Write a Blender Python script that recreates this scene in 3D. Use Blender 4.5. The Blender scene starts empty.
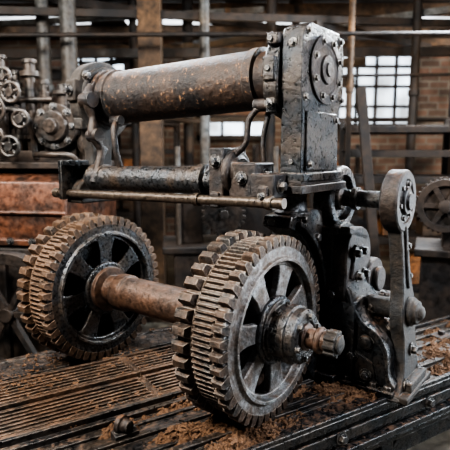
import bpy, math, random
from math import sin, cos, pi, radians
from mathutils import Vector, Matrix, noise
random.seed(4)
sc = bpy.context.scene
COL = sc.collection

# ---------------------------------------------------------------- materials
def nd(nt, t, **kw):
    n = nt.nodes.new(t)
    for k, v in kw.items():
        setattr(n, k, v)
    return n

def metal(name, base, rust, amt=.45, metallic=.7, rough=(.3, .7), scale=6, bump=.35,
          dust=(.17, .085, .045), dust_amt=.0, edge=0.0, edgecol=(.35, .33, .31), speck=0.0, speckcol=(.42, .36, .28)):
    m = bpy.data.materials.new(name)
    m.use_nodes = True
    nt = m.node_tree
    L = nt.links.new
    b = nt.nodes["Principled BSDF"]
    tc = nd(nt, "ShaderNodeTexCoord")
    n1 = nd(nt, "ShaderNodeTexNoise"); n1.inputs["Scale"].default_value = scale
    n1.inputs["Detail"].default_value = 10; n1.inputs["Roughness"].default_value = .65
    L(tc.outputs["Object"], n1.inputs["Vector"])
    r1 = nd(nt, "ShaderNodeValToRGB")
    r1.color_ramp.elements[0].position = max(0, .62 - amt * .45 - .06)
    r1.color_ramp.elements[1].position = min(1, .62 - amt * .45 + .14)
    r1.color_ramp.elements[0].color = (0, 0, 0, 1)
    r1.color_ramp.elements[1].color = (1, 1, 1, 1)
    L(n1.outputs["Fac"], r1.inputs["Fac"])
    n2 = nd(nt, "ShaderNodeTexNoise"); n2.inputs["Scale"].default_value = scale * 6
    n2.inputs["Detail"].default_value = 8; n2.inputs["Roughness"].default_value = .7
    L(tc.outputs["Object"], n2.inputs["Vector"])
    mx = nd(nt, "ShaderNodeMix", data_type='RGBA')
    mx.inputs["A"].default_value = (*base, 1); mx.inputs["B"].default_value = (*rust, 1)
    L(r1.outputs["Color"], mx.inputs["Factor"])
    mr = nd(nt, "ShaderNodeMapRange"); mr.inputs["From Min"].default_value = .3; mr.inputs["From Max"].default_value = .7
    mr.inputs["To Min"].default_value = .25; mr.inputs["To Max"].default_value = 1.85
    L(n2.outputs["Fac"], mr.inputs["Value"])
    mv = nd(nt, "ShaderNodeMix", data_type='RGBA', blend_type='MULTIPLY'); mv.inputs["Factor"].default_value = 1
    L(mx.outputs["Result"], mv.inputs["A"]); L(mr.outputs["Result"], mv.inputs["B"])
    col = mv.outputs["Result"]
    if speck > 0:
        n3 = nd(nt, "ShaderNodeTexNoise"); n3.inputs["Scale"].default_value = scale * 6
        n3.inputs["Detail"].default_value = 5; n3.inputs["Roughness"].default_value = .8
        L(tc.outputs["Object"], n3.inputs["Vector"])
        r3 = nd(nt, "ShaderNodeValToRGB")
        r3.color_ramp.elements[0].position = .74 - speck * .15; r3.color_ramp.elements[1].position = .78 - speck * .15
        L(n3.outputs["Fac"], r3.inputs["Fac"])
        m3 = nd(nt, "ShaderNodeMix", data_type='RGBA'); m3.inputs["B"].default_value = (*speckcol, 1)
        L(r3.outputs["Color"], m3.inputs["Factor"]); L(col, m3.inputs["A"])
        col = m3.outputs["Result"]
    if edge > 0:
        bv = nd(nt, "ShaderNodeBevel"); bv.samples = 4; bv.inputs["Radius"].default_value = .006
        ge = nd(nt, "ShaderNodeNewGeometry")
        dt = nd(nt, "ShaderNodeVectorMath", operation='DOT_PRODUCT')
        L(bv.outputs["Normal"], dt.inputs[0]); L(ge.outputs["Normal"], dt.inputs[1])
        em = nd(nt, "ShaderNodeMapRange"); em.inputs["From Min"].default_value = .99; em.inputs["From Max"].default_value = .8
        em.inputs["To Min"].default_value = 0; em.inputs["To Max"].default_value = edge
        L(dt.outputs["Value"], em.inputs["Value"])
        mm = nd(nt, "ShaderNodeMath", operation='MULTIPLY'); L(em.outputs["Result"], mm.inputs[0])
        mr2 = nd(nt, "ShaderNodeMapRange"); mr2.inputs["From Min"].default_value = .35; mr2.inputs["From Max"].default_value = .6
        L(n2.outputs["Fac"], mr2.inputs["Value"]); L(mr2.outputs["Result"], mm.inputs[1])
        me = nd(nt, "ShaderNodeMix", data_type='RGBA'); me.inputs["B"].default_value = (*edgecol, 1)
        L(mm.outputs[0], me.inputs["Factor"]); L(col, me.inputs["A"])
        col = me.outputs["Result"]
    mv2 = nd(nt, "ShaderNodeMath", operation='MULTIPLY_ADD')
    L(r1.outputs["Color"], mv2.inputs[0]); mv2.inputs[1].default_value = -metallic * .6; mv2.inputs[2].default_value = metallic
    met = mv2.outputs[0]
    rr = nd(nt, "ShaderNodeMapRange"); rr.inputs["From Min"].default_value = .3; rr.inputs["From Max"].default_value = .7
    rr.inputs["To Min"].default_value = rough[0]; rr.inputs["To Max"].default_value = rough[1]
    L(n2.outputs["Fac"], rr.inputs["Value"])
    rg = rr.outputs["Result"]
    if dust_amt > 0:
        g2 = nd(nt, "ShaderNodeNewGeometry")
        sp = nd(nt, "ShaderNodeSeparateXYZ"); L(g2.outputs["Normal"], sp.inputs[0])
        d1 = nd(nt, "ShaderNodeMapRange"); d1.inputs["From Min"].default_value = .5; d1.inputs["From Max"].default_value = .95
        L(sp.outputs["Z"], d1.inputs["Value"])
        d2 = nd(nt, "ShaderNodeMapRange"); d2.inputs["From Min"].default_value = .62 - dust_amt * .35
        d2.inputs["From Max"].default_value = .72 - dust_amt * .35
        n4 = nd(nt, "ShaderNodeTexNoise"); n4.inputs["Scale"].default_value = 24; n4.inputs["Detail"].default_value = 12
        n4.inputs["Roughness"].default_value = .85
        L(tc.outputs["Object"], n4.inputs["Vector"]); L(n4.outputs["Fac"], d2.inputs["Value"])
        d3 = nd(nt, "ShaderNodeMath", operation='MULTIPLY'); L(d1.outputs["Result"], d3.inputs[0]); L(d2.outputs["Result"], d3.inputs[1])
        md = nd(nt, "ShaderNodeMix", data_type='RGBA'); md.inputs["B"].default_value = (*dust, 1)
        L(d3.outputs[0], md.inputs["Factor"]); L(col, md.inputs["A"]); col = md.outputs["Result"]
        mf = nd(nt, "ShaderNodeMix", data_type='FLOAT'); mf.inputs["B"].default_value = 0
        L(d3.outputs[0], mf.inputs["Factor"]); L(met, mf.inputs["A"]); met = mf.outputs["Result"]
        rf = nd(nt, "ShaderNodeMix", data_type='FLOAT'); rf.inputs["B"].default_value = .95
        L(d3.outputs[0], rf.inputs["Factor"]); L(rg, rf.inputs["A"]); rg = rf.outputs["Result"]
    L(col, b.inputs["Base Color"]); L(met, b.inputs["Metallic"]); L(rg, b.inputs["Roughness"])
    bp = nd(nt, "ShaderNodeBump"); bp.inputs["Strength"].default_value = bump; bp.inputs["Distance"].default_value = .01
    L(n2.outputs["Fac"], bp.inputs["Height"]); L(bp.outputs["Normal"], b.inputs["Normal"])
    return m

def emis(name, col, s, lo=.35):
    m = bpy.data.materials.new(name); m.use_nodes = True
    nt = m.node_tree; b = nt.nodes["Principled BSDF"]
    b.inputs["Base Color"].default_value = (.4, .4, .4, 1)
    tc = nd(nt, "ShaderNodeTexCoord"); n = nd(nt, "ShaderNodeTexNoise"); n.inputs["Scale"].default_value = 2.2
    n.inputs["Detail"].default_value = 6
    nt.links.new(tc.outputs["Object"], n.inputs["Vector"])
    r = nd(nt, "ShaderNodeMapRange"); r.inputs["From Min"].default_value = .32; r.inputs["From Max"].default_value = .66
    r.inputs["To Min"].default_value = s * lo; r.inputs["To Max"].default_value = s
    nt.links.new(n.outputs["Fac"], r.inputs["Value"]); nt.links.new(r.outputs["Result"], b.inputs["Emission Strength"])
    b.inputs["Emission Color"].default_value = (*col, 1)
    return m

def brickmat(name, c1, c2, mort):
    m = bpy.data.materials.new(name); m.use_nodes = True
    nt = m.node_tree; b = nt.nodes["Principled BSDF"]; L = nt.links.new
    tc = nd(nt, "ShaderNodeTexCoord"); mp = nd(nt, "ShaderNodeMapping"); mp.inputs["Rotation"].default_value = (radians(90), 0, 0)
    L(tc.outputs["Object"], mp.inputs["Vector"])
    bk = nd(nt, "ShaderNodeTexBrick"); bk.inputs["Color1"].default_value = (*c1, 1); bk.inputs["Color2"].default_value = (*c2, 1)
    bk.inputs["Mortar"].default_value = (*mort, 1); bk.inputs["Scale"].default_value = 1
    bk.inputs["Brick Width"].default_value = .34; bk.inputs["Row Height"].default_value = .12; bk.inputs["Mortar Size"].default_value = .016
    L(mp.outputs["Vector"], bk.inputs["Vector"])
    n = nd(nt, "ShaderNodeTexNoise"); n.inputs["Scale"].default_value = 2.5; n.inputs["Detail"].default_value = 8
    L(tc.outputs["Object"], n.inputs["Vector"])
    r = nd(nt, "ShaderNodeMapRange"); r.inputs["From Min"].default_value = .3; r.inputs["From Max"].default_value = .7
    r.inputs["To Min"].default_value = .3; r.inputs["To Max"].default_value = 1.5; L(n.outputs["Fac"], r.inputs["Value"])
    mv = nd(nt, "ShaderNodeMix", data_type='RGBA', blend_type='MULTIPLY'); mv.inputs["Factor"].default_value = 1
    L(bk.outputs["Color"], mv.inputs["A"]); L(r.outputs["Result"], mv.inputs["B"])
    L(mv.outputs["Result"], b.inputs["Base Color"]); b.inputs["Roughness"].default_value = .95
    return m

BLACK = metal("black_iron", (.026, .030, .035), (.038, .030, .025), .33, .75, (.16, .48), 8, .6, edge=.95, edgecol=(.38, .37, .35), speck=.5, speckcol=(.22, .17, .12), dust_amt=.32)
BLACK2 = metal("worn_grey_iron", (.072, .078, .086), (.060, .045, .035), .34, .85, (.16, .46), 10, .6, edge=.95, edgecol=(.55, .53, .50), speck=.3, speckcol=(.26, .19, .13), dust_amt=.25)
STEELW = metal("scratched_wheel_steel", (.30, .31, .32), (.11, .085, .07), .42, .85, (.26, .55), 12, .6, edge=.95, edgecol=(.70, .68, .64), speck=.5, speckcol=(.32, .25, .18), dust_amt=.25)
DARK2 = metal("oily_dark_iron", (.028, .030, .034), (.042, .031, .026), .4, .6, (.28, .6), 10, .6, edge=.85, edgecol=(.34, .33, .31), speck=.45, speckcol=(.20, .15, .11), dust_amt=.3)
ARMM = metal("rough_black_arm", (.018, .020, .023), (.032, .025, .020), .42, .1, (.50, .75), 9, .8, edge=.9, edgecol=(.26, .25, .24), speck=.5, speckcol=(.18, .14, .10), dust_amt=.3)
ROLL = metal("roller_iron", (.015, .014, .015), (.036, .022, .016), .40, .25, (.42, .68), 6, .8, edge=.6, speck=.95, speckcol=(.27, .145, .07), dust_amt=.36)
RUST = metal("rusty_pipe", (.040, .034, .031), (.085, .048, .032), .5, .6, (.28, .55), 7, .55, speck=.45, speckcol=(.26, .145, .08), edge=.5, dust_amt=.2)
TREAD = metal("steel_tread", (.058, .056, .055), (.080, .052, .037), .42, .75, (.24, .55), 12, .65, edge=.95, edgecol=(.48, .42, .36), dust=(.16, .09, .05), dust_amt=.24)
TREAD2 = metal("rustier_tread", (.052, .043, .037), (.10, .060, .038), .55, .6, (.3, .62), 12, .6, edge=.9, edgecol=(.38, .28, .21), dust=(.17, .09, .048), dust_amt=.3)
BRONZE = metal("old_tarnished_tube", (.12, .098, .078), (.06, .045, .036), .4, .85, (.22, .5), 10, .3, edge=.4)
GRATE = metal("grate_iron", (.038, .032, .029), (.085, .050, .033), .45, .65, (.26, .58), 10, .6, edge=.95, edgecol=(.40, .30, .22), dust=(.17, .09, .048), dust_amt=.26)
DECK = metal("deck_iron", (.018, .019, .021), (.036, .027, .021), .40, .65, (.2, .58), 8, .6, edge=.8, dust=(.13, .072, .042), dust_amt=.28)
BGDARK = metal("background_dark_iron", (.016, .016, .017), (.034, .023, .017), .4, .3, (.45, .85), 3, .2)
BGRUST = metal("oxide_brown_casing", (.040, .030, .026), (.11, .045, .025), .44, .5, (.28, .6), 4, .4, edge=.6, speck=.35, speckcol=(.30, .13, .06))
BGGREY = metal("grey_pipe", (.11, .115, .115), (.065, .052, .042), .4, .4, (.4, .7), 3, .2)
BGGEAR = metal("dull_machine_metal", (.050, .050, .050), (.048, .036, .029), .45, .7, (.22, .5), 6, .3, edge=.6)
WOOD = metal("brown_timber", (.115, .068, .038), (.055, .036, .024), .45, 0, (.7, .95), 2, .3)
ORANGE = metal("orange_crate", (.30, .115, .038), (.12, .06, .027), .45, 0, (.6, .9), 4, .3)
FLOORM = metal("dirty_concrete", (.18, .17, .135), (.065, .056, .045), .5, 0, (.4, .85), 1.6, .4)
CEIL = metal("dark_roof_boards", (.026, .022, .020), (.045, .032, .025), .4, 0, (.8, .95), 2, .2)
DUST = metal("sawdust_rust_chips", (.085, .048, .030), (.24, .13, .070), .42, 0, (.85, 1), 110, 1.0)
GLASS = emis("bright_dirty_glass", (.74, .87, 1.0), 2.4, .2)
SKYL = emis("skylight_glass", (.9, .95, 1.0), 3.0)
BRICK = brickmat("sooty_brick", (.15, .09, .066), (.08, .056, .045), (.14, .125, .105))

# ---------------------------------------------------------------- geometry builder
def ortho(ax):
    ax = Vector(ax).normalized()
    t = Vector((0, 0, 1)) if abs(ax.z) < .9 else Vector((0, 1, 0))
    x = t.cross(ax).normalized(); y = ax.cross(x)
    return x, y, ax

def spline(pts, closed=True, k=5):
    n = len(pts); out = []
    P = [Vector(p) for p in pts]
    rng = n if closed else n - 1
    for i in range(rng):
        if closed: p0, p1, p2, p3 = P[i - 1], P[i], P[(i + 1) % n], P[(i + 2) % n]
        else: p0, p1, p2, p3 = P[max(i - 1, 0)], P[i], P[i + 1], P[min(i + 2, n - 1)]
        for j in range(k):
            t = j / k
            out.append(.5 * ((2 * p1) + (-p0 + p2) * t + (2 * p0 - 5 * p1 + 4 * p2 - p3) * t * t + (-p0 + 3 * p1 - 3 * p2 + p3) * t ** 3))
    if not closed: out.append(P[-1])
    return out

class B:
    def __init__(s): s.v = []; s.f = []
    def add(s, vs, fs):
        o = len(s.v); s.v += [Vector(v) for v in vs]; s.f += [tuple(i + o for i in f) for f in fs]; return s
    def box(s, c, d, R=None):
        c = Vector(c); h = Vector(d) / 2
        vs = [Vector((x * h.x, y * h.y, z * h.z)) for x in (-1, 1) for y in (-1, 1) for z in (-1, 1)]
        if R is not None: vs = [R @ v for v in vs]
        return s.add([c + v for v in vs], [(0, 1, 3, 2), (4, 6, 7, 5), (0, 4, 5, 1), (2, 3, 7, 6), (0, 2, 6, 4), (1, 5, 7, 3)])
    def bar(s, p0, p1, w, h):
        p0, p1 = Vector(p0), Vector(p1); x, y, z = ortho(p1 - p0)
        vs = [p + x * a * w / 2 + y * b * h / 2 for p in (p0, p1) for a, b in ((-1, -1), (1, -1), (1, 1), (-1, 1))]
        return s.add(vs, [(0, 1, 2, 3), (7, 6, 5, 4)] + [(i, (i + 1) % 4, 4 + (i + 1) % 4, 4 + i) for i in range(4)])
    def rev(s, o, ax, prof, n=40, closed=False):
        o = Vector(o); x, y, z = ortho(ax); vs = []; fs = []
        for t, r in prof:
            for i in range(n):
                a = 2 * pi * i / n
                vs.append(o + z * t + (x * cos(a) + y * sin(a)) * r)
        m = len(prof)
        for j in range(m if closed else m - 1):
            k = (j + 1) % m
            for i in range(n):
                i2 = (i + 1) % n
                fs.append((j * n + i, j * n + i2, k * n + i2, k * n + i))
        if not closed:
            fs.append(tuple(range(n))[::-1]); fs.append(tuple((m - 1) * n + i for i in range(n)))
        return s.add(vs, fs)
    def cyl(s, p0, p1, r, r1=None, n=32):
        p0, p1 = Vector(p0), Vector(p1)
        return s.rev(p0, p1 - p0, [(0, r), ((p1 - p0).length, r if r1 is None else r1)], n)
    def prism(s, pts, o, ux, uy, th):
        o, ux, uy, th = map(Vector, (o, ux, uy, th)); n = len(pts)
        vs = [o + ux * p[0] + uy * p[1] for p in pts]; vs += [v + th for v in vs]
        return s.add(vs, [tuple(range(n)), tuple(range(2 * n - 1, n - 1, -1))] + [(i, (i + 1) % n, n + (i + 1) % n, n + i) for i in range(n)])
    def gear(s, o, ax, ri, ro, t, teeth, tw=.5):
        x, y, z = ortho(ax); pts = []
        for i in range(teeth):
            for f, r in ((0, ri), (.5 - tw / 2 - .05, ri), (.5 - tw / 2 + .05, ro), (.5 + tw / 2 - .05, ro), (.5 + tw / 2 + .05, ri)):
                a = 2 * pi * (i + f) / teeth; pts.append((r * cos(a), r * sin(a)))
        return s.prism(pts, o, x, y, z * t)
    def sweep(s, pts, rad, n=14, k=6, flat=1.0):
        P = spline(pts, False, k); m = len(P)
        R = rad if isinstance(rad, (list, tuple)) else [rad] * len(pts)
        vs = []; fs = []; x = None
        for i, p in enumerate(P):
            d = (P[min(i + 1, m - 1)] - P[max(i - 1, 0)]).normalized()
            if x is None: x = ortho(d)[0]
            x = (x - d * x.dot(d)).normalized(); y = d.cross(x)
            q = i / k; j = min(int(q), len(R) - 2); r = R[j] + (R[j + 1] - R[j]) * (q - j)
            for a in range(n):
                t = 2 * pi * a / n; vs.append(p + (x * cos(t) + y * sin(t) * flat) * r)
        for i in range(m - 1):
            for a in range(n):
                fs.append((i * n + a, i * n + (a + 1) % n, (i + 1) * n + (a + 1) % n, (i + 1) * n + a))
        fs.append(tuple(range(n))[::-1]); fs.append(tuple((m - 1) * n + a for a in range(n)))
        return s.add(vs, fs)
    def hexa(s, p, ax, r, h):
        s.rev(p, ax, [(0, r), (h * .85, r), (h, r * .85)], 6); return s
    def mesh(s, name, ang=35):
        me = bpy.data.meshes.new(name); me.from_pydata(s.v, [], s.f)
        import bmesh
        bm = bmesh.new(); bm.from_mesh(me); bmesh.ops.recalc_face_normals(bm, faces=bm.faces); bm.to_mesh(me); bm.free()
        for p in me.polygons: p.use_smooth = True
        me.set_sharp_from_angle(angle=radians(ang))
        return me

def obj(name, b, mat, parent=None, bevel=.003, loc=None, rot=None, label=None, cat=None, kind=None, group=None, ang=35):
    me = b.mesh(name, ang) if isinstance(b, B) else b
    o = bpy.data.objects.new(name, me); COL.objects.link(o)
    if isinstance(b, B): me.materials.append(mat)
    if parent: o.parent = parent
    if loc: o.location = loc
    if rot: o.rotation_euler = rot
    if bevel:
        md = o.modifiers.new("bevel", 'BEVEL'); md.width = bevel; md.segments = 2; md.limit_method = 'ANGLE'; md.angle_limit = radians(40)
    if label: o["label"] = label
    if cat: o["category"] = cat
    if kind: o["kind"] = kind
    if group: o["group"] = group
    return o

def thing(name, loc, rz, label, cat, group=None):
    e = bpy.data.objects.new(name, None); COL.objects.link(e)
    e.location = loc; e.rotation_euler = (0, 0, rz); e.empty_display_size = .1
    e["label"] = label; e["category"] = cat
    if group: e["group"] = group
    return e

def solo(name, b, mat, label, cat, group=None, bevel=.004, kind=None):
    xs = [v.x for v in b.v]; ys = [v.y for v in b.v]; zs = [v.z for v in b.v]
    c = Vector(((min(xs) + max(xs)) / 2, (min(ys) + max(ys)) / 2, min(zs)))
    b.v = [v - c for v in b.v]
    return obj(name, b, mat, None, bevel, loc=c, label=label, cat=cat, group=group, kind=kind)

ANG = radians(-37)
BASE = Vector((.222, 2.01, .76))
UX, UY, UZ = Vector((1, 0, 0)), Vector((0, 1, 0)), Vector((0, 0, 1))

def bolt_mesh(r=.012, h=.012):
    b = B(); b.rev((0, 0, 0), UX, [(0, r * 1.5), (h * .25, r * 1.5)], 16); b.hexa((h * .25, 0, 0), UX, r, h); return b.mesh("bolt")
BOLT = bolt_mesh(); BOLT.materials.append(BLACK2)
BOLTB = bolt_mesh(.020, .022); BOLTB.materials.append(BLACK2)
def bolt(parent, p, rz=0, ry=0, big=False):
    o = bpy.data.objects.new("bolt", BOLTB if big else BOLT); COL.objects.link(o); o.parent = parent; o.location = p
    o.rotation_euler = (0, ry, rz); return o

# ================================================================ WHEEL SET
ws = thing("wheel_set", BASE, ANG, "two toothed iron wheels joined by a thick rusty axle", "wheels")
def lug(b, th, x0, x1, r0, r1, w0, w1, ch=.006):
    """rounded-top lug: trapezoid with a chamfered crown"""
    c, s = cos(th), sin(th); R = Vector((0, c, s)); T = Vector((0, -s, c))
    prof = [(-w0 / 2, r0), (-w1 / 2 - (w0 - w1) * .12, r1 - .010), (-w1 / 2 + .004, r1), (w1 / 2 - .004, r1), (w1 / 2 + (w0 - w1) * .12, r1 - .010), (w0 / 2, r0)]
    n = len(prof); vs = []
    for x in (x0, x1):
        sgn = 1 if x == x0 else -1
        for q, r in prof:
            vs.append(Vector((x + sgn * (ch if r > r1 - .005 else 0), 0, 0)) + R * r + T * q)
    b.add(vs, [tuple(range(n)), tuple(range(2 * n - 1, n - 1, -1))] + [(i, (i + 1) % n, n + (i + 1) % n, n + i) for i in range(n)])
rim = B()
rim.rev((0, 0, 0), UX, [(-.02, .31), (-.02, .372), (-.058, .372), (-.062, .366), (-.158, .366), (-.162, .370), (-.228, .370),
                        (-.236, .358), (-.236, .30)], 120, closed=True)
for i in range(38):
    lug(rim, 2 * pi * i / 38, -.240, -.166, .362, .402, .052, .036, .008)
for i in range(46):
    lug(rim, 2 * pi * i / 46, -.056, .000, .350, .398, .040, .027, .006)
for i in range(96):
    lug(rim, 2 * pi * i / 96, -.158, -.062, .358, .380, .016, .010, .003)
face = B()
face.rev((0, 0, 0), UX, [(-.024, .290), (.002, .290), (.012, .293), (.012, .306), (.002, .310), (-.002, .314), (-.002, .352), (-.008, .356), (-.008, .372), (-.024, .372)], 120, closed=True)
web = B()
NS = 7
for i in range(NS):
    th = 2 * pi * i / NS + .32
    c, s = cos(th), sin(th); R = Vector((0, c, s)); T = Vector((0, -s, c))
    pts = [(.08, -.050), (.14, -.040), (.20, -.042), (.25, -.054), (.28, -.075), (.296, -.100), (.296, .100), (.28, .075), (.25, .054), (.20, .042), (.14, .040), (.08, .050)]
    web.prism(pts, Vector((-.052, 0, 0)), R, T, Vector((.036, 0, 0)))
web.rev((0, 0, 0), UX, [(-.014, .272), (-.014, .300), (-.09, .300), (-.09, .272)], 80, closed=True)
back = B(); back.rev((0, 0, 0), UX, [(-.20, .301), (-.185, .301)], 64)
hub = B(); hub.rev((0, 0, 0), UX, [(-.19, .10), (-.034, .134), (-.020, .146), (-.004, .146), (.004, .138), (.004, .122), (.010, .118), (.014, .10)], 56)
def make_wheel(first, x, ra):
    if first is None:
        w = obj("wheel", rim, TREAD, ws, .003, loc=(x, 0, .402), rot=(ra, 0, 0), label="wheel rim with worn lugged steel tread")
        kids = [obj("rim_face", face, STEELW, w, .0015, label="broad worn steel rim face with raised lip"), obj("spoke_web", web, STEELW, w, .005, label="broad flat steel-grey spokes"),
                obj("back_plate", back, BLACK, w, 0), obj("hub", hub, BLACK2, w, .003)]
        return w, kids
    w = first[0].copy(); COL.objects.link(w); w.location = (x, 0, .402); w.rotation_euler = (ra, 0, 0)
    w.material_slots[0].link = 'OBJECT'; w.material_slots[0].material = TREAD2; w["label"] = "wheel rim with rust-brown lugged tread"
    for k in first[1]:
        c = k.copy(); COL.objects.link(c); c.parent = w
        if k.name.startswith("rim_face") or k.name.startswith("spoke"):
            c.material_slots[0].link = 'OBJECT'; c.material_slots[0].material = BLACK2
    return w, None
w1 = make_wheel(None, 0, 0)
w2 = make_wheel(w1, -1.08, .31)
ax = B()
ax.rev((-1.10, 0, .402), UX, [(.0, .12), (.05, .12), (.06, .078), (.12, .07), (.13, .098), (.19, .098), (.20, .088), (.66, .088), (.665, .10), (.72, .10), (.725, .09), (.90, .09)], 48)
obj("axle_shaft", ax, RUST, ws, .003, label="thick rust-brown tubular axle")
fh = B()
fh.rev((0, 0, .402), UX, [(.0, .132), (.012, .132), (.016, .112), (.055, .110), (.060, .122), (.088, .122), (.092, .112), (.125, .112), (.135, .102), (.135, .070), (.127, .066), (.127, .05)], 48)
hb = obj("hub_cap", fh, BLACK2, ws, .002, label="large drum-shaped dark steel hub cap with bolts")
for i in range(6):
    a = i * pi / 3 + .3; bolt(hb, (.135, .086 * cos(a), .402 + .086 * sin(a)))
for i in range(9):
    a = i * 2 * pi / 9
    o = bolt(hb, (.035, .110 * cos(a), .402 + .110 * sin(a))); o.rotation_mode = 'QUATERNION'
    o.rotation_quaternion = UX.rotation_difference(Vector((0, cos(a), sin(a))))
st = B()
st.rev((.11, 0, .402), UX, [(0, .056), (.03, .056), (.035, .042), (.13, .042)], 32)
st.rev((.180, 0, .402), UX, [(0, .046), (.01, .054), (.022, .054), (.03, .046)], 32)
obj("stub_shaft", st, RUST, ws, .002)
gn = B(); gn.gear((.225, 0, .402), UX, .046, .055, .046, 9); gn.rev((.268, 0, .402), UX, [(0, .036), (.012, .036), (.018, .026)], 24)
obj("pinion", gn, ARMM, ws, .003, label="small dark knobbed shaft end")

# ================================================================ PRESS FRAME
pf = thing("roller_press", BASE, ANG, "black cast-iron press frame holding a horizontal roller above the wheels", "machine")
def arc(r, a0, a1, n, cx=0, cz=.402):
    return [(cx + r * cos(radians(a0 + (a1 - a0) * i / n)), cz + r * sin(radians(a0 + (a1 - a0) * i / n))) for i in range(n + 1)]
cs = B()
poly = arc(.432, 72, -42, 22) + [(.42, 0.0), (1.02, 0), (1.02, .07), (.93, .10), (.88, .34), (.80, .52), (.70, .68), (.58, .80), (.46, .86), (.36, .88), (.15, .86)]
cs.prism(poly, (-.17, 0, 0), UY, UZ, UX * .14)
cs.prism(arc(.455, 66, -30, 18) + arc(.48, -30, 66, 18), (-.03, 0, 0), UY, UZ, UX * .03)
cs.box((-.1, .72, .03), (.34, .62, .06))
casting = obj("base_casting", cs, BLACK, pf, .006, label="black cast base curving behind the wheel")
for a in (60, 42, 24): bolt(casting, (-.03, .51 * cos(radians(a)), .402 + .51 * sin(radians(a))), big=True)
fc = B()
sh = spline([(.46, .43), (.56, .445), (.62, .42), (.68, .36), (.76, .315), (.86, .31), (.92, .335), (.97, .37), (1.03, .36)], False, 4)
poly = [(1.05, .30), (1.05, .05), (1.08, 0), (.45, 0), (.445, .2), (.45, .40)] + [tuple(p) for p in sh]
fc.prism([(p[0], p[1]) for p in poly], (-.03, 0, 0), UY, UZ, UX * .18)
gus = spline([(.45, .76), (.56, .78), (.66, .74), (.76, .64), (.86, .52), (.99, .45), (1.14, .42)], False, 5)
fc.prism([(1.16, .34), (1.18, 0), (.45, 0)] + [tuple(p) for p in gus], (-.06, 0, 0), UY, UZ, UX * .09)
fc.prism([(p[0], p[1] - .01) for p in gus] + [(p[0], p[1] + .022) for p in reversed(gus)], (-.07, 0, 0), UY, UZ, UX * .125)
fc.box((.09, .77, .02), (.30, .66, .04))
fcast = obj("front_casting", fc, BLACK, pf, .006, label="bulky black bolted casting beside the wheel")
for b_ in (.85, 1.03):
    bolt(fcast, (.215, b_, .04), ry=-pi / 2, big=True)
sb = B()
cur = spline([(-.05, .54), (.03, .535), (.09, .49), (.13, .40), (.18, .33), (.25, .29), (.295, .22), (.31, .10), (.34, .05)], False, 5)
sb.prism([(.34, .0), (-.05, .0)] + [tuple(p) for p in cur], (0, .48, 0), UX, UZ, UY * .26)
sb.prism([(p[0], p[1] - .015) for p in cur] + [(p[0] + .012, p[1] + .016) for p in reversed(cur)], (0, .455, 0), UX, UZ, UY * .31)
sb.box((.15, .57, .02), (.40, .26, .04))
sb.rev((.05, .485, .31), -UY, [(0, .075), (.02, .075), (.025, .058), (.025, .03), (.012, .03)], 32)
sb.prism([(.02, .06), (.26, .06), (.24, .15), (.15, .20), (.02, .20)], (0, .48, 0), UX, UZ, -UY * .012)
sb.rev((.20, .485, .245), -UY, [(0, .035), (.02, .035), (.025, .025)], 24)
sbo = obj("sloping_bracket", sb, BLACK, pf, .006, label="black curved stepped bracket with bolted lugs")
for a_, z_ in ((.05, .09), (.21, .09), (.05, .175), (.14, .175), (.03, .46)):
    bolt(sbo, (a_, .468, z_), rz=-pi / 2, big=True)
for a_ in (.0, .12, .25, .32): bolt(sbo, (a_, .46, .04), ry=-pi / 2, big=True)
for k_ in (8, 18, 26):
    p = cur[k_]; bolt(sbo, (p[0] + .012, .60, p[1] + .016), ry=-pi / 3, big=True)
mb = B()
Rl = Matrix.Rotation(radians(-16), 3, 'X')
mb.prism(spline([(.47, .42), (.455, .58), (.46, .70), (.54, .77), (.68, .76), (.76, .66), (.74, .52), (.70, .40)], True, 4), (-.07, 0, 0), UY, UZ, UX * .17)
mb.box((.01, .59, .74), (.18, .24, .035), Rl)
mb.box((.105, .575, .60), (.02, .13, .17), Rl)
mb.cyl((-.08, .80, .48), (.12, .80, .48), .11); mb.cyl((.12, .80, .48), (.15, .80, .48), .065)
midb = obj("bearing_block", mb, DARK2, pf, .008)
for b_, z_ in ((.54, .54), (.54, .66), (.62, .54), (.62, .66)): bolt(midb, (.116, b_ - (z_ - .6) * .28, z_), big=True)
up = B()
up.prism(spline([(.50, .66), (.51, .78), (.48, .90), (.54, 1.0), (.66, 1.0), (.72, .90), (.69, .78), (.70, .66)], True, 4), (-.10, 0, 0), UY, UZ, UX * .06)
obj("bearing_upright", up, BLACK, pf, .005)
rg = B(); rg.rev((-.04, .60, .915), UX, [(0, .125), (0, .158), (.045, .158), (.055, .148), (.055, .114), (.02, .107), (.02, .065), (.05, .06), (.06, .04)], 44)
obj("bearing_ring", rg, BLACK2, pf, .003, label="large worn grey round bearing ring")
cr = B(); cr.cyl((-.0, .60, .915), (.29, .60, .915), .041)
cr.rev((.06, .60, .915), UX, [(0, .056), (.03, .056)], 28)
obj("crank_shaft", cr, BLACK2, pf, .003)
cd = B(); cd.rev((.225, .60, .915), UX, [(0, .10), (.008, .125), (.02, .146), (.088, .146), (.096, .136), (.096, .104), (.086, .098), (.086, .066), (.105, .060), (.105, .042), (.118, .038), (.118, .02)], 48)
cdo = obj("crank_disc", cd, DARK2, pf, .003, label="thick round stepped crank boss with bolts")
for i in range(6):
    a = i * pi / 3 + .2; bolt(cdo, (.311, .60 + .083 * cos(a), .915 + .083 * sin(a)))
ar = B()
UZt = Vector((-.078, 0, 1))
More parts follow.
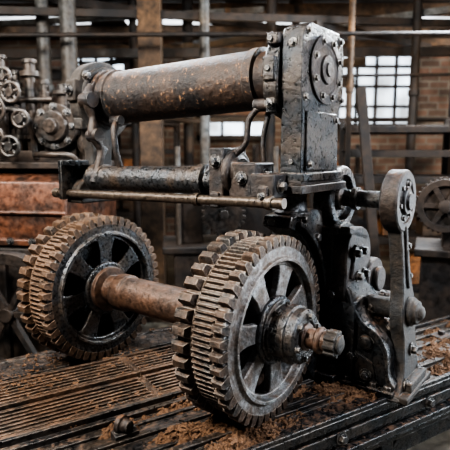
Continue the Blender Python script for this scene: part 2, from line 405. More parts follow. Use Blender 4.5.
poly = [(.555, .84), (.562, .70), (.568, .56), (.560, .46), (.540, .40), (.540, .33), (.555, .27), (.55, .18), (.530, .09), (.47, .04), (.46, .0), (.82, .0), (.81, .04), (.755, .09), (.735, .18), (.730, .27), (.745, .33), (.747, .40), (.715, .46), (.682, .56), (.662, .70), (.65, .84)]
ar.prism(spline(poly, True, 3), (.312, 0, 0), UY, UZt, UX * .065)
ar.prism([(.592, .80), (.604, .55), (.612, .50), (.645, .50), (.642, .55), (.612, .80)], (.377, 0, 0), UY, UZt, UX * .012)
ar.box((.355, .64, .016), (.12, .38, .032)); ar.box((.36, .64, .05), (.10, .24, .05))
armo = obj("crank_arm", ar, ARMM, pf, .010, label="long heavy rough black vertical crank arm with wide foot")
pv = B(); pv.rev((.335, .64, .385), UX, [(0, .070), (.03, .070), (.04, .058), (.055, .056), (.06, .040), (.075, .030), (.082, .018)], 32)
pv.cyl((.15, .64, .385), (.33, .64, .385), .05)
obj("pivot_boss", pv, ARMM, pf, .003)
bolt(armo, (.375, .74, .06), big=True); bolt(armo, (.375, .54, .06), big=True); bolt(armo, (.365, .64, .20), big=True); bolt(armo, (.325, .64, .70)); bolt(armo, (.335, .645, .56))
pb = B(); pb.box((.22, .78, .30), (.13, .12, .09)); pb.bar((.22, .78, .02), (.22, .78, .27), .05, .07); obj("pivot_bracket", pb, BLACK, pf, .005)

ps = B()
ps.rev((-.085, .26, .855), UZ, [(0, .085), (.018, .085), (.024, .066), (.05, .060), (.12, .060), (.13, .075), (.15, .075)], 36)
pso = obj("post", ps, BLACK2, pf, .003)
pl = B(); pl.box((-.07, .30, .985), (.25, .44, .035)); pl.box((-.06, .30, 1.012), (.20, .40, .02))
obj("housing_foot", pl, DARK2, pf, .004)
hs = B()
lo = [(.11, 1.02), (.47, 1.02), (.47, 1.05), (.46, 1.34), (.49, 1.36), (.505, 1.40), (.505, 1.58), (.49, 1.63), (.44, 1.665), (.18, 1.665), (.13, 1.645), (.11, 1.60), (.10, 1.40), (.115, 1.33)]
hs.prism(lo, (-.07, 0, 0), UY, UZ, UX * .10)
hs.prism([(.14, 1.06), (.44, 1.06), (.43, 1.31), (.145, 1.31)], (.03, 0, 0), UY, UZ, UX * .010)
hs.box((-.03, .30, 1.035), (.16, .40, .035))
housing = obj("housing", hs, BLACK, pf, .014, label="tall worn black housing plate carrying the roller bearing")
cv = B(); cv.rev((.03, .31, 1.49), UX, [(0, .145), (.010, .145), (.014, .138), (.014, .108), (.008, .102), (.008, .062), (.020, .058), (.020, .03), (.028, .028), (.028, .012)], 56)
cvo = obj("cover_plate", cv, DARK2, housing, .002, label="round bolted bearing cover")
for i in range(8):
    a = i * pi / 4 + .39; bolt(housing, (.044, .31 + .122 * cos(a), 1.49 + .122 * sin(a)))
for b_, z_ in ((.155, 1.63), (.46, 1.63), (.135, 1.365), (.48, 1.375), (.17, 1.09), (.41, 1.28)):
    bolt(housing, (.040 if z_ < 1.3 else .03, b_, z_))
for z_ in (1.58,): bolt(housing, (-.015, .107, z_), rz=-pi / 2)
for z_ in (1.10,): bolt(housing, (-.015, .12, z_), rz=-pi / 2)
cl = B()
cl.prism(spline([(.09, 1.34), (.07, 1.47), (.12, 1.60), (.25, 1.645), (.38, 1.60), (.43, 1.47), (.38, 1.34), (.25, 1.28)], True, 5), (-.135, 0, 0), UY, UZ, UX * .07)
cl.box((-.10, .08, 1.48), (.06, .05, .10)); cl.box((-.10, .10, 1.34), (.05, .05, .08)); cl.box((-.095, .10, 1.60), (.055, .05, .05))
clo = obj("roller_clamp", cl, BLACK, pf, .008)
for z_ in (1.34, 1.48, 1.60): bolt(clo, (-.10, .06 if z_ < 1.55 else .08, z_), rz=-pi / 2)
rl = B()
p0 = Vector((-1.33, .25, 1.445)); p1 = Vector((-.12, .25, 1.470)); dd = p1 - p0
rl.rev(p0, dd, [(0, .05), (.02, .05), (.02, .12), (.03, .162), (.06, .162), (.065, .146), (.10, .146), (.105, .156), (.13, .156), (.135, .144), (1.05, .134), (1.055, .142), (1.10, .142), (1.105, .12), (dd.length, .12)], 64)
obj("roller", rl, ROLL, pf, .002, label="long blackened iron roller pitted and flecked with rust")
la = B()
poly = [(.04, 1.44), (.06, 1.57), (.15, 1.64), (.28, 1.65), (.41, 1.56), (.44, 1.38), (.37, 1.27), (.29, 1.20), (.27, 1.10), (.28, .98), (.26, .88), (.04, .86), (.02, .94), (.10, 1.02), (.13, 1.10), (.12, 1.19), (.10, 1.28), (.05, 1.35)]
la.prism(spline(poly, True, 4), (-1.41, 0, 0), UY, UZ, UX * .08)
la.prism(arc(.175, 0, 360, 28, .24, 1.45)[:-1], (-1.335, 0, 0), UY, UZ, UX * .02)
la.cyl((-1.45, .25, 1.447), (-1.28, .25, 1.447), .08); la.box((-1.37, .05, 1.48), (.08, .06, .12)); la.box((-1.37, .09, 1.30), (.07, .06, .07))
la.box((-1.36, .14, .87), (.14, .26, .035))
lao = obj("end_arm", la, ARMM, pf, .012, label="tall narrow black cast end bracket")
bolt(lao, (-1.325, .10, 1.56), big=True); bolt(lao, (-1.33, .2, 1.15), big=True); bolt(lao, (-1.33, .15, .95), big=True)
bolt(lao, (-1.37, .015, 1.48), rz=-pi / 2, big=True)
lv = B()
lv.sweep([(-1.24, .06, 1.50), (-1.24, .03, 1.42), (-1.23, .06, 1.33), (-1.22, .05, 1.24), (-1.21, .09, 1.15), (-1.21, .07, 1.06), (-1.21, .04, .97)], [.018, .030, .022, .030, .022, .026, .030])
lv.cyl((-1.28, .04, 1.42), (-1.20, .04, 1.42), .042); lv.cyl((-1.26, .06, 1.23), (-1.18, .06, 1.23), .036)
obj("lever", lv, DARK2, pf, .002, label="curved hand lever")
lv2 = B(); lv2.sweep([(-1.1, .12, 1.31), (-1.07, .07, 1.26), (-1.05, .06, 1.15), (-1.05, .09, 1.05)], [.016, .019, .016, .018]); lv2.cyl((-1.14, .12, 1.31), (-1.07, .12, 1.31), .026)
obj("lever", lv2, DARK2, pf, .002)
bp_ = B(); bp_.box((-1.40, .03, .985), (.03, .16, .22)); bp_.box((-1.37, .03, 1.08), (.08, .14, .03))
obj("end_bracket", bp_, BLACK, pf, .004)
ls = B(); q0 = Vector((-1.34, .10, .995)); q1 = Vector((-.30, .10, 1.01)); dq = q1 - q0
ls.rev(q0, dq, [(0, .04), (.06, .04), (.06, .076), (.16, .076), (.165, .066), (.84, .066), (.845, .078), (.89, .078), (.895, .05), (dq.length, .05)], 40)
obj("lower_shaft", ls, BLACK2, pf, .002, label="thick dark grey horizontal shaft")
tb = B(); tb.cyl((-1.50, .0, .905), (.02, .0, .935), .0225, n=24); tb.cyl((-1.52, 0, .9046), (-1.47, 0, .9056), .028, n=20); tb.cyl((-.06, 0, .933), (-.03, 0, .934), .03)
tb.cyl((-.45, 0, .926), (-.42, 0, .9266), .03, n=24)
obj("tube", tb, BRONZE, pf, .001, label="thin tarnished metal tube")
cb = B()
cb.box((-.33, .09, 1.03), (.08, .18, .26)); cb.box((-.20, .09, 1.02), (.14, .15, .15)); cb.box((-.09, .06, 1.0), (.12, .12, .10))
cb.rev((-.29, .08, 1.05), UX, [(0, .10), (.03, .10), (.035, .07), (.05, .07)], 32)
cb.box((-.33, .02, .93), (.05, .07, .07)); cb.box((-.08, .02, .955), (.05, .07, .09)); cb.bar((-.35, .12, .965), (.0, .2, .965), .10, .03)
cbo = obj("shaft_bracket", cb, DARK2, pf, .010, label="chunky black clamp block")
bolt(cbo, (-.20, .015, 1.03), rz=-pi / 2, big=True); bolt(cbo, (-.33, .0, 1.10), rz=-pi / 2, big=True); bolt(cbo, (-.13, .09, 1.04), big=True)
bolt(cbo, (-.03, .05, 1.0), big=True); bolt(cbo, (-.08, -.015, .96), rz=-pi / 2)
ln = B(); ln.sweep([(-.16, .11, 1.34), (-.20, .07, 1.28), (-.21, .06, 1.18), (-.27, .06, 1.12), (-.28, .07, 1.06)], [.012, .014, .013, .014, .017])
ln.cyl((-.19, .10, 1.34), (-.12, .10, 1.34), .026)
obj("link_rod", ln, DARK2, pf, .002)
s2 = B(); s2.sweep([(-.14, .14, 1.33), (-.16, .12, 1.2), (-.15, .12, 1.08), (-.12, .12, 1.02)], .012); obj("link_rod", s2, DARK2, pf, .002)

# ================================================================ BED
BA = radians(32)
bed = thing("machine_bed", (0, 0, 0), BA, "long black iron machine bed with slotted grates and rust chips", "machine bed")
x0, x1 = -.7, 3.3
xm = (x0 + x1) / 2; xl = x1 - x0
fb = B()
fb.box((xm, 1.50, .742), (xl, .13, .036))
fb.box((xm, 1.50, .665), (xl, .03, .13))
fb.box((xm, 1.50, .585), (xl, .12, .03))
fb.box((xm, 1.452, .668), (xl, .012, .05))
fb.box((xm, 1.448, .755), (xl, .022, .05))
fbo = obj("front_beam", fb, BLACK, bed, .004, label="black front rail beam")
for i in range(5):
    bolt(fbo, (.3 + i * .6, 1.446, .668), rz=-pi / 2, big=True)
dk = B(); dk.box((xm, 1.80, .744), (xl, .46, .03))
for y_, w_, h_ in ((1.60, .035, .020), (1.655, .02, .012), (1.77, .025, .018), (1.86, .02, .014), (1.93, .03, .026), (1.985, .02, .034)):
    dk.box((xm, y_, .759 + h_ / 2 - .001), (xl, w_, h_))
obj("deck_plate", dk, DECK, bed, .003, label="dusty dark deck plate with raised rails")
def grate(xa, xb, ya, yb, dz):
    g = B(); z = .752 + dz
    W = yb - ya; n = 7
    for i in range(n + 1):
        big = i in (0, n)
        g.box(((xa + xb) / 2, ya + W * i / n, z + (.008 if big else .006)), (xb - xa, .020 if big else .014, .046 if big else .042))
    m = int((xb - xa) / .050)
    for i in range(m):
        g.box((xa + (i + .5) * (xb - xa) / m, ya + W / 2, z - .004), (.015, W, .022), Matrix.Rotation(-.2, 3, 'Z'))
    for xx in (xa, xb): g.box((xx, (ya + yb) / 2, z + .006), (.02, W, .042))
    return g
for xa in (-.7, .1, .9):
    obj("grate", grate(xa + .01, xa + .79, 2.02, 2.24, 0), GRATE, bed, .0015, label="rusty floor grate with long raised ribs")
    obj("grate", grate(xa + .01, xa + .79, 2.27, 2.50, .016), GRATE, bed, .0015, label="rusty ribbed floor grate, slightly raised")
un = B(); un.box((.5, 2.26, .66), (2.4, .5, .01)); obj("drip_tray", un, BLACK, bed, 0)
x2 = 1.7; xn = (x0 + x2) / 2; xk = x2 - x0
brl = B(); brl.box((xn, 2.70, .744), (xk, .36, .03)); brl.box((xn, 2.53, .75), (xk, .04, .05)); brl.box((xn, 2.86, .69), (xk, .04, .15)); brl.box((xn, 2.62, .762), (xk, .03, .014))
brl.box((x2 - .03, 2.45, .70), (.06, .86, .12)); brl.box((xn, 2.255, .735), (xk, .018, .05))
obj("back_rail", brl, DECK, bed, .003)
lb = B(); lb.box((xm, 1.62, .36), (xl, .06, .09)); lb.cyl((x0, 1.56, .47), (x1, 1.56, .47), .028); obj("lower_beam", lb, BLACK, bed, .004)
inn = B(); inn.box((xm, 2.03, .68), (xl, .04, .10)); obj("inner_beam", inn, BLACK, bed, .004)
for xx, yy in ((-.5, 1.6), (.7, 1.6), (1.95, 1.6), (2.9, 1.6), (-.5, 2.8), (1.6, 2.8), (1.95, 2.0), (3.2, 2.0)):
    lg = B(); lg.box((xx, yy, .31), (.09, .08, .58)); lg.box((xx, yy, .02), (.2, .16, .04)); lg.bar((xx + .04, yy, .3), (xx + .25, yy, .6), .04, .04)
    obj("leg", lg, BLACK, bed, .004)
kn = B(); kn.rev((.63, 1.83, .815), Vector((.5, -.85, 0)), [(0, .022), (.01, .038), (.03, .038), (.035, .028), (.065, .024)], 24); kn.box((.65, 1.80, .775), (.10, .06, .034)); kn.cyl((.65, 1.83, .78), (.65, 1.83, .83), .018, n=12)
obj("deck_clamp", kn, DARK2, bed, .003)
for xx in (.05, 1.6, 2.2, 2.7):
    tl = B(); tl.box((xx, 1.80, .772), (.12, .07, .026)); tl.cyl((xx, 1.80, .78), (xx, 1.80, .81), .02, n=6); obj("deck_clamp", tl, DARK2, bed, .003)

# sawdust
def wp(e, n, z=0): return Vector((e * cos(BA) - n * sin(BA), e * sin(BA) + n * cos(BA), z))
def dens(e, n):
    d = noise.fractal(Vector((e * 5, n * 7.5, 1.3)), .7, 2.0, 6)
    w = wp(e, n).xy
    k = -.15
    l = (w - (BASE.xy + Vector((.42, .33)))).length
    k += .42 * math.exp(-(l / .24) ** 2)
    l = (w - (BASE.xy + Vector((-.16, -.12)))).length
    k += .32 * math.exp(-(l / .24) ** 2)
    k += .22 * math.exp(-((n - 1.71) / .045) ** 2)
    k += .15 * max(0, min(1, e - 1.3))
    k += .16 * math.exp(-((n - 1.895) / .03) ** 2)
    return d * .55 + k
def hgt(d): return min(.026, max(-.02, (d - .03) * .09))
sd = B()
NX, NY = 560, 130
ea, eb, na, nb = -.5, 3.2, 1.46, 2.0
vs = []; fs = []
for j in range(NY + 1):
    for i in range(NX + 1):
        e = ea + (eb - ea) * i / NX; n = na + (nb - na) * j / NY
        d = dens(e, n); fn = noise.fractal(Vector((e * 55, n * 55, 0)), .4, 2, 3)
        edge = min(1, (n - na) / .05, (nb - n) / .05)
        vs.append(wp(e, n, .757 + hgt(d) * edge + (fn * .012 if d > 0 else 0)))
for j in range(NY):
    for i in range(NX):
        a = j * (NX + 1) + i; q = (a, a + 1, a + NX + 2, a + NX + 1)
        if max(vs[t].z for t in q) > .757: fs.append(q)
sd.add(vs, fs)
for _ in range(50000):
    e = random.uniform(-.4, 3.0); n = random.uniform(1.46, 2.85)
    if n > 2.0 and e > 1.6: continue
    d = dens(e, n) if n < 2.0 else noise.noise(Vector((e * 3, n * 3, 0))) * .3 + .0
    if random.random() > .14 + d * 2: continue
    s = random.uniform(.0015, .0040) * (2.8 if random.random() < .15 else 1)
    z = .763 + max(0, hgt(d) if n < 2.0 else 0) + (.016 if n > 2 else 0) + (.014 if 2.26 < n < 2.5 else 0)
    R = Matrix.Rotation(random.random() * 6, 3, 'Z') @ Matrix.Rotation(random.uniform(-.8, .8), 3, 'X')
    sd.box(wp(e, n, z), (s * 2.6, s * 1.1, s * .7), R)
obj("sawdust", sd, DUST, None, 0, label="rust-brown sawdust and metal chips strewn over the bed", cat="debris", kind="stuff")

# ================================================================ ROOM
def struct(name, b, mat, bevel=0, parent=None):
    return obj(name, b, mat, parent, bevel, kind="structure")
WY = 9.0
struct("floor", B().box((0, 4.5, -.05), (12, 11, .1)), FLOORM)
struct("wall_back", B().box((0, WY + .1, 2.0), (12, .2, 4.0)), BRICK)
struct("wall_left", B().box((-5.1, 5.5, 2.0), (.2, 7.2, 4.0)), BRICK)
struct("wall_right", B().box((5.1, 5.5, 2.0), (.2, 7.2, 4.0)), BRICK)
struct("ceiling", B().box((0, 4.5, 4.05), (12, 11, .1)), CEIL)
def window(n, xa, xb, za, zb, nx, nz, y=WY):
    f = B()
    yy = y - .05
    for xx in (xa, xb): f.box((xx, yy, (za + zb) / 2), (.09, .1, zb - za + .09))
    for zz in (za, zb): f.box(((xa + xb) / 2, yy, zz), (xb - xa + .09, .1, .09))
    for i in range(1, nx): f.box((xa + (xb - xa) * i / nx, yy, (za + zb) / 2), (.05, .06, zb - za))
    for i in range(1, nz): f.box(((xa + xb) / 2, yy, za + (zb - za) * i / nz), (xb - xa, .06, .05))
    fo = struct("window_%d" % n, f, BGDARK, .004)
    g = B().box(((xa + xb) / 2, y - .03, (za + zb) / 2), (xb - xa, .01, zb - za))
    obj("pane", g, GLASS, fo, 0, kind="structure")
window(1, 1.95, 3.3, 2.35, 3.70, 4, 4)
window(2, -.45, .75, 2.15, 2.50, 3, 1)
window(3, -2.75, -1.7, 3.15, 3.70, 4, 2)
tn = 1
for i, yy in enumerate((4.8, 6.0, 7.4, 8.7)):
    struct("trim_%d" % tn, B().box((0, yy, 3.88), (11, .10, .16)), WOOD); tn += 1
for xa, ya, xb, yb, zz, w, m in ((-3.5, 5, 2.5, 8.4, 3.55, .06, BGDARK), (3.8, 5, -1, 8.4, 3.45, .05, BGGREY), (-2.8, 5.2, 4.2, 6.4, 3.3, .05, BGDARK), (-4, 6.2, 4.5, 6.6, 3.05, .07, BGDARK), (-4, 7.6, 4.5, 7.4, 3.35, .06, WOOD),
                               (-3, 7.0, .5, 6.8, 3.6, .05, BGGREY), (0, 6.8, 4.0, 8.2, 3.7, .05, WOOD), (1.0, 5.8, 3.6, 8.0, 3.3, .05, BGDARK), (-2.4, 8.2, 1.0, 6.0, 3.2, .05, BGDARK), (-2, 8.0, 2.0, 8.0, 2.85, .10, BGDARK),
                               (-1.0, 8.4, 1.9, 7.0, 3.0, .08, BGDARK), (-3.2, 6.4, -.6, 8.2, 2.9, .08, BGDARK)):
    struct("trim_%d" % tn, B().bar((xa, ya, zz), (xb, yb, zz + .12), w, w * 1.5), m); tn += 1
for i, (xa, xb, ya, yb) in enumerate(((-1.6, .0, 7.5, 8.6), (.4, 1.9, 7.5, 8.6), (2.3, 3.6, 7.6, 8.6), (-3.6, -2.2, 7.5, 8.6))):
    f = B(); f.box(((xa + xb) / 2, (ya + yb) / 2, 3.985), (xb - xa, yb - ya, .02))
    struct("window_%d" % (i + 4), f, SKYL)
def column(px, py, r, mat, label, z0=0, z1=4.0, square=False, name="column", n=20):
    b = B()
    if square:
        b.box((px, py, (z0 + z1) / 2), (r * 2, r * 2, z1 - z0)); b.box((px, py, z0 + .05), (r * 3, r * 3, .1))
        b.box((px, py, z1 - .08), (r * 2.8, r * 2.8, .1))
    else:
        b.cyl((px, py, z0), (px, py, z1), r, n=n); b.cyl((px, py, z0), (px, py, z0 + .04), r * 2, n=n)
        b.cyl((px, py, 2.55), (px, py, 2.62), r * 1.3, n=n); b.cyl((px, py, z1 - .06), (px, py, z1), r * 1.6, n=n)
    return solo(name, b, mat, label, "column")
column(-1.95, 5.6, .07, BGGREY, "grey iron pipe column rising to the roof")
column(-1.62, 5.4, .085, BGGREY, "thick pale grey pipe column rising to the roof")
column(-.80, 5.6, .12, WOOD, "brown timber post standing on the workshop floor", square=True)
column(-.22, 5.6, .055, BGGREY, "slim grey-green steel pole under the roof beams")
column(1.38, 5.7, .035, WOOD, "thin brown post in front of the bright window")
column(.55, 6.2, .06, BGDARK, "dark slim iron pole under the roof beams")
column(-1.2, 6.8, .05, BGDARK, "dark slim iron pole near the back wall")
column(-.5, 7.0, .07, BGDARK, "dark iron pole near the back wall")
column(1.0, 7.4, .06, BGDARK, "dark iron pole near the back wall")
column(2.2, 6.0, .05, BGDARK, "dark slim iron pole near the window")
column(3.55, 7.8, .10, BGDARK, "dark timber post against the brick wall", square=True)

# ================================================================ BACKGROUND ENGINE
en = thing("steam_engine", (-1.9, 4.2, 0), radians(-8), "old brown stationary engine with handwheels, pipes and cylinders on top", "engine")
e1 = B(); e1.box((0, 0, .6), (1.7, 1.0, 1.2)); 
for i in range(5): e1.box((-.66 + i * .33, -.52, .6), (.05, .06, 1.1))
e1.box((0, 0, 1.17), (1.8, 1.1, .06)); obj("plinth", e1, BGDARK, en, .01)
e2 = B(); e2.prism([(-.48, 1.2), (.48, 1.2), (.50, 1.45), (.44, 1.68), (.30, 1.76), (-.30, 1.76), (-.44, 1.68), (-.50, 1.45)], (-.82, 0, 0), UY, UZ, UX * 1.64)
for xx in (-.8, -.3, .2, .8): e2.prism([(-.50, 1.2), (.50, 1.2), (.52, 1.45), (.46, 1.70), (.31, 1.78), (-.31, 1.78), (-.46, 1.70), (-.52, 1.45)], (xx, 0, 0), UY, UZ, UX * .035)
e2.box((0, -.5, 1.24), (1.7, .06, .05)); e2.box((0, -.50, 1.46), (1.66, .05, .025))
cas = obj("casing", e2, BGRUST, en, .01, label="copper-brown rusty iron casing")
for i in range(9): bolt(cas, (-.62 + i * .17, -.53, 1.25), rz=-pi / 2, big=True)
e3 = B(); e3.box((0, 0, 1.80), (1.75, .8, .05)); e3.box((.1, .05, 1.86), (1.3, .5, .1)); obj("top_plate", e3, BGDARK, en, .008)
e4 = B(); e4.rev((.66, -.30, 2.09), -UY, [(-.45, .12), (-.08, .12), (-.07, .17), (-.02, .17), (-.02, .12), (.03, .11), (.03, .06), (.07, .05)], 36)
e4.box((.66, -.05, 1.91), (.26, .3, .16)); e4.cyl((.66, -.1, 2.1), (.66, -.1, 2.42), .05); e4.cyl((.66, -.1, 2.34), (.66, -.1, 2.37), .08)
ee = obj("cylinder", e4, BGGEAR, en, .004, label="round flanged engine cylinder")
for i in range(8):
    a = i * pi / 4; bolt(ee, (.66 + .145 * cos(a), -.28, 2.09 + .145 * sin(a)), rz=-pi / 2, big=True)
e4 = B(); e4.rev((.90, -.2, 1.96), -UY, [(-.2, .06), (0, .06), (.0, .085), (.04, .085), (.05, .045), (.08, .045)], 28); e4.box((.90, -.1, 1.86), (.12, .2, .10))
obj("valve", e4, BGGEAR, en, .004)
def handwheel(c, r, parent):
    b = B(); c = Vector(c)
    prof = [(.014 * cos(t * pi / 4), r + .014 * sin(t * pi / 4)) for t in range(8)]
    b.rev(c, -UY, prof, 32, closed=True)
    for i in range(5):
        a = 2 * pi * i / 5 + .3; b.cyl(c, c + Vector((cos(a), 0, sin(a))) * r, .011, n=8)
    b.rev(c, -UY, [(-.12, .015), (-.02, .015), (-.02, .032), (.03, .032)], 16)
    return obj("handwheel", b, BGGEAR, parent, .001)
handwheel((.24, -.42, 2.00), .09, en); handwheel((.20, -.36, 2.22), .11, en); handwheel((.36, -.34, 2.34), .07, en); handwheel((.06, -.40, 2.10), .10, en)
handwheel((.40, -.46, 1.94), .07, en); handwheel((.28, -.3, 2.46), .06, en); handwheel((.46, -.4, 2.14), .06, en)
def pipe_obj(b): return obj("pipe", b, BGGEAR, en, .003)
for xx, z1, r in ((.16, 2.62, .035), (.40, 2.58, .045), (.52, 2.42, .03), (.28, 2.50, .03), (.04, 2.60, .04), (-.2, 2.5, .05), (.84, 2.34, .04), (.78, 2.26, .025), (.96, 2.18, .03)):
    e5 = B()
    e5.cyl((xx, -.12, 1.82), (xx, -.12, z1), r, n=20); e5.cyl((xx, -.12, z1 - .1), (xx, -.12, z1 - .06), r * 1.7, n=20); e5.cyl((xx, -.12, z1), (xx, -.12, z1 + .03), r * 1.3, n=20)
    e5.cyl((xx, -.12, 2.0), (xx, -.12, 2.03), r * 1.6, n=20); pipe_obj(e5)
pipe_obj(B().sweep([(.02, -.25, 1.85), (.12, -.28, 2.15), (.32, -.28, 2.22), (.45, -.25, 2.12), (.46, -.2, 1.85)], .026))
pipe_obj(B().sweep([(.5, -.3, 1.88), (.66, -.38, 1.88), (.82, -.36, 1.87), (.90, -.33, 1.78)], .022))
pipe_obj(B().cyl((-.5, -.16, 2.3), (.60, -.16, 2.3), .022, n=16))
e6 = B(); e6.box((.42, .05, 2.02), (.2, .25, .36)); obj("valve_chest", e6, BGRUST, en, .01)
e6 = B(); e6.box((.1, .05, 2.10), (.3, .25, .5)); obj("valve_chest", e6, BGDARK, en, .01)
fw = B(); fw.rev((.5, -.72, .78), -UY, [(0, .36), (0, .44), (.09, .44), (.09, .36)], 48, closed=True)
for i in range(6):
    a = i * pi / 3; fw.bar(Vector((.5, -.765, .78)), Vector((.5 + .37 * cos(a), -.765, .78 + .37 * sin(a))), .05, .04)
fw.rev((.5, -.6, .78), -UY, [(0, .05), (.22, .05)], 24); obj("flywheel", fw, BGDARK, en, .004)

m2 = thing("drill_machine", (.0, 4.8, 0), radians(6), "dark upright workshop machine with gear wheel and pipes", "machine")
b = B(); b.box((0, 0, .5), (1.0, .6, 1.0)); b.box((0, 0, 1.02), (1.2, .7, .06)); b.box((-.35, 0, 1.35), (.25, .3, .6)); b.box((.3, 0, 1.25), (.35, .35, .4)); b.box((-.1, 0, 1.7), (.9, .22, .14)); obj("body", b, BGDARK, m2, .01)
b = B(); b.gear((-.05, -.32, 1.35), -UY, .17, .20, .06, 22); b.cyl((-.05, -.1, 1.35), (-.05, -.42, 1.35), .04); obj("gear", b, BGGEAR, m2, .003)
for xx in (-.45, .1, .45):
    b = B(); b.cyl((xx, -.2, 1.05), (xx, -.2, 1.95), .025, n=14); b.cyl((xx, -.2, 1.5), (xx, -.2, 1.54), .045, n=14)
    obj("pipe", b, BGGREY, m2, .002)

def rack(loc, rz, w, levels, h, label, name="storage_rack", d=.5, mat=BGDARK):
    t = thing(name, loc, rz, label, "rack")
    for sx in (-1, 0, 1):
        for sy in (-1, 1):
            obj("post", B().box((sx * w / 2, sy * d / 2, h / 2), (.05, .05, h)), mat, t, .003)
    for z in levels:
        b = B(); b.box((0, -d / 2, z), (w, .04, .06)); b.box((0, d / 2, z), (w, .04, .06)); b.box((0, 0, z + .035), (w, d, .015))
        obj("shelf", b, mat, t, .003)
    return t
rack((2.35, 5.2, 0), radians(-6), 2.2, (.5, 1.0, 1.35, 1.62, 1.88, 2.12), 2.25, "dark steel rack with several narrow shelves")
rack((1.1, 6.6, 0), 0, 1.4, (.5, 1.0, 1.5, 1.9), 2.0, "dark steel rack against the brick wall", mat=BGDARK)
rack((-1.6, 7.4, 0), 0, 1.8, (.5, 1.0, 1.5, 1.9, 2.3), 2.5, "tall steel rack beside the timber post", mat=BGDARK)
solo("steel_brace", B().bar((1.55, 4.7, 0), (1.28, 4.85, 2.5), .09, .05).bar((1.55, 4.76, 0), (1.28, 4.91, 2.5), .02, .1), BGDARK, "dark steel brace leaning beside the rack", "brace")
def crate(x, y, z, s, mat, lab):
    b = B(); b.box((x, y, z + s * .4), (s, s * .8, s * .8))
    for k in (-1, 1):
        b.box((x, y - s * .41, z + s * .4 + k * s * .33), (s * 1.02, .02, s * .14)); b.box((x + k * s * .44, y - s * .42, z + s * .4), (s * .12, .02, s * .8))
    solo("crate", b, mat, lab, "crate", "crates on the workshop racks")
crate(1.75, 5.22, 1.045, .24, ORANGE, "small orange crate on the rack shelf")
crate(2.15, 5.2, 1.045, .22, WOOD, "brown wooden crate on the rack shelf")
crate(2.0, 5.2, .545, .36, ORANGE, "orange wooden crate on the lower shelf")
crate(2.7, 5.15, .545, .36, WOOD, "brown wooden crate on the lower shelf")
crate(.9, 6.6, 1.045, .3, WOOD, "brown wooden crate on the back rack")
crate(1.4, 6.6, 1.545, .28, ORANGE, "orange wooden crate on the back rack")
crate(-1.3, 7.4, 1.545, .32, ORANGE, "orange wooden crate on the tall rack")
crate(-1.9, 7.4, 1.945, .3, WOOD, "brown wooden crate on the tall rack")
crate(-1.2, 7.4, 1.045, .38, WOOD, "large brown crate on the tall rack")

m3 = thing("gear_machine", (1.72, 3.9, 0), radians(-22), "dark machine with a large dark gear wheel on its side", "machine")
b = B(); b.box((.1, .1, .55), (.5, .5, 1.1)); b.box((.1, .1, 1.13), (.6, .6, .06)); b.box((.15, .15, 1.38), (.3, .35, .46)); obj("body", b, BGDARK, m3, .01)
b = B(); b.rev((.0, -.14, 1.50), -UY, [(0, .15), (0, .20), (.07, .20), (.07, .15)], 40, closed=True); b.gear((.0, -.12, 1.50), -UY, .195, .215, .05, 34)
for i in range(6):
    a = i * pi / 3; b.bar(Vector((.0, -.19, 1.50)), Vector((.16 * cos(a), -.19, 1.50 + .16 * sin(a))), .035, .04)
b.rev((.0, -.02, 1.50), -UY, [(0, .05), (.22, .05), (.23, .03)], 24); obj("gear", b, BGDARK, m3, .003)
b = B(); b.gear((.30, -.12, 1.28), -UY, .11, .13, .05, 20); b.cyl((.30, .1, 1.28), (.30, -.2, 1.28), .03); obj("gear", b, BGGEAR, m3, .003)

solo("overhead_pipe", B().cyl((-4.5, 5.0, 3.0), (4.5, 5.3, 3.1), .022, n=16), BGDARK, "dark pipe running under the roof beams", "pipe")
solo("overhead_pipe", B().cyl((-1.0, 6.0, 2.75), (4.5, 5.9, 2.8), .018, n=16), BGDARK, "thin dark pipe crossing in front of the window", "pipe")
solo("overhead_pipe", B().cyl((-4.5, 6.4, 2.62), (1.2, 6.3, 2.66), .04, n=16), BGGREY, "grey pipe crossing behind the timber post", "pipe")
solo("overhead_pipe", B().cyl((-3.0, 6.7, 2.3), (3.5, 6.9, 2.34), .03, n=16), BGDARK, "dark pipe running before the back windows", "pipe")

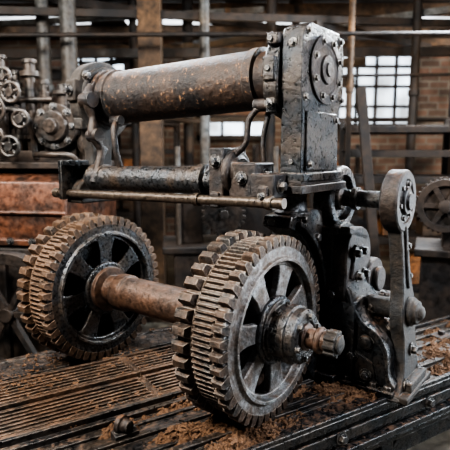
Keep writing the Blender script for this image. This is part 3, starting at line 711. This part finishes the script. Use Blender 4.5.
# ================================================================ LIGHTS
def area(loc, target, size, power, col, sy=None):
    l = bpy.data.lights.new("area", 'AREA'); l.energy = power; l.size = size; l.color = col
    if sy: l.shape = 'RECTANGLE'; l.size_y = sy
    o = bpy.data.objects.new("area_light", l); COL.objects.link(o); o.location = loc
    o.rotation_euler = (Vector(target) - Vector(loc)).to_track_quat('-Z', 'Y').to_euler(); return o
area((-1.6, .8, 3.7), (0, 2.3, 1.0), .6, 240, (1, .94, .85))
area((2.6, 1.2, 3.4), (.5, 2.4, 1.2), .5, 150, (.92, .95, 1))
area((3.4, 3.0, 1.3), (.3, 2.1, 1.1), .6, 90, (.84, .93, 1), 1.4)  # added side light, no fixture there: puts highlights on the wheel faces
area((2.4, 5.0, 3.6), (.3, 2.4, 1.2), .7, 240, (.84, .93, 1))
area((-.8, 4.2, 3.7), (-.4, 2.6, 1.5), .7, 90, (.9, .95, 1))
area((-2.6, 2.6, 3.5), (-1.4, 4.0, 1.6), .6, 85, (1, .95, .88))  # unseen light added to brighten the background engine
area((.5, 7.6, 3.3), (.5, 7.4, 0), 2.5, 52, (1, .74, .46))
area((.5, 6.2, 2.6), (.5, 7.6, 4.0), 2.0, 26, (1, .80, .58))  # upward light added only to brighten the roof timbers
area((4.0, 6.6, 3.2), (3.9, 9, 2.9), 1.0, 70, (1, .93, .85))  # added light, no real source: brightens the brick at the right
area((3.2, 4.6, 3.2), (2.6, 5.2, .4), .8, 42, (1, .78, .54))
w = bpy.data.worlds.new("world"); sc.world = w; w.use_nodes = True
w.node_tree.nodes["Background"].inputs[0].default_value = (.80, .86, .94, 1)
w.node_tree.nodes["Background"].inputs[1].default_value = .12

# ================================================================ CAMERA
cam = bpy.data.cameras.new("camera"); cam.lens = 40; cam.sensor_width = 36
co = bpy.data.objects.new("camera", cam); COL.objects.link(co)
co.location = (0, 0, 1.9); co.rotation_euler = (radians(90 - 8.3), 0, 0)
cam.dof.use_dof = True; cam.dof.focus_distance = 2.2; cam.dof.aperture_fstop = 2.2
sc.camera = co
try:
    sc.view_settings.look = 'AgX - High Contrast'
    sc.view_settings.exposure = .15
except Exception as ex:
    print(ex)
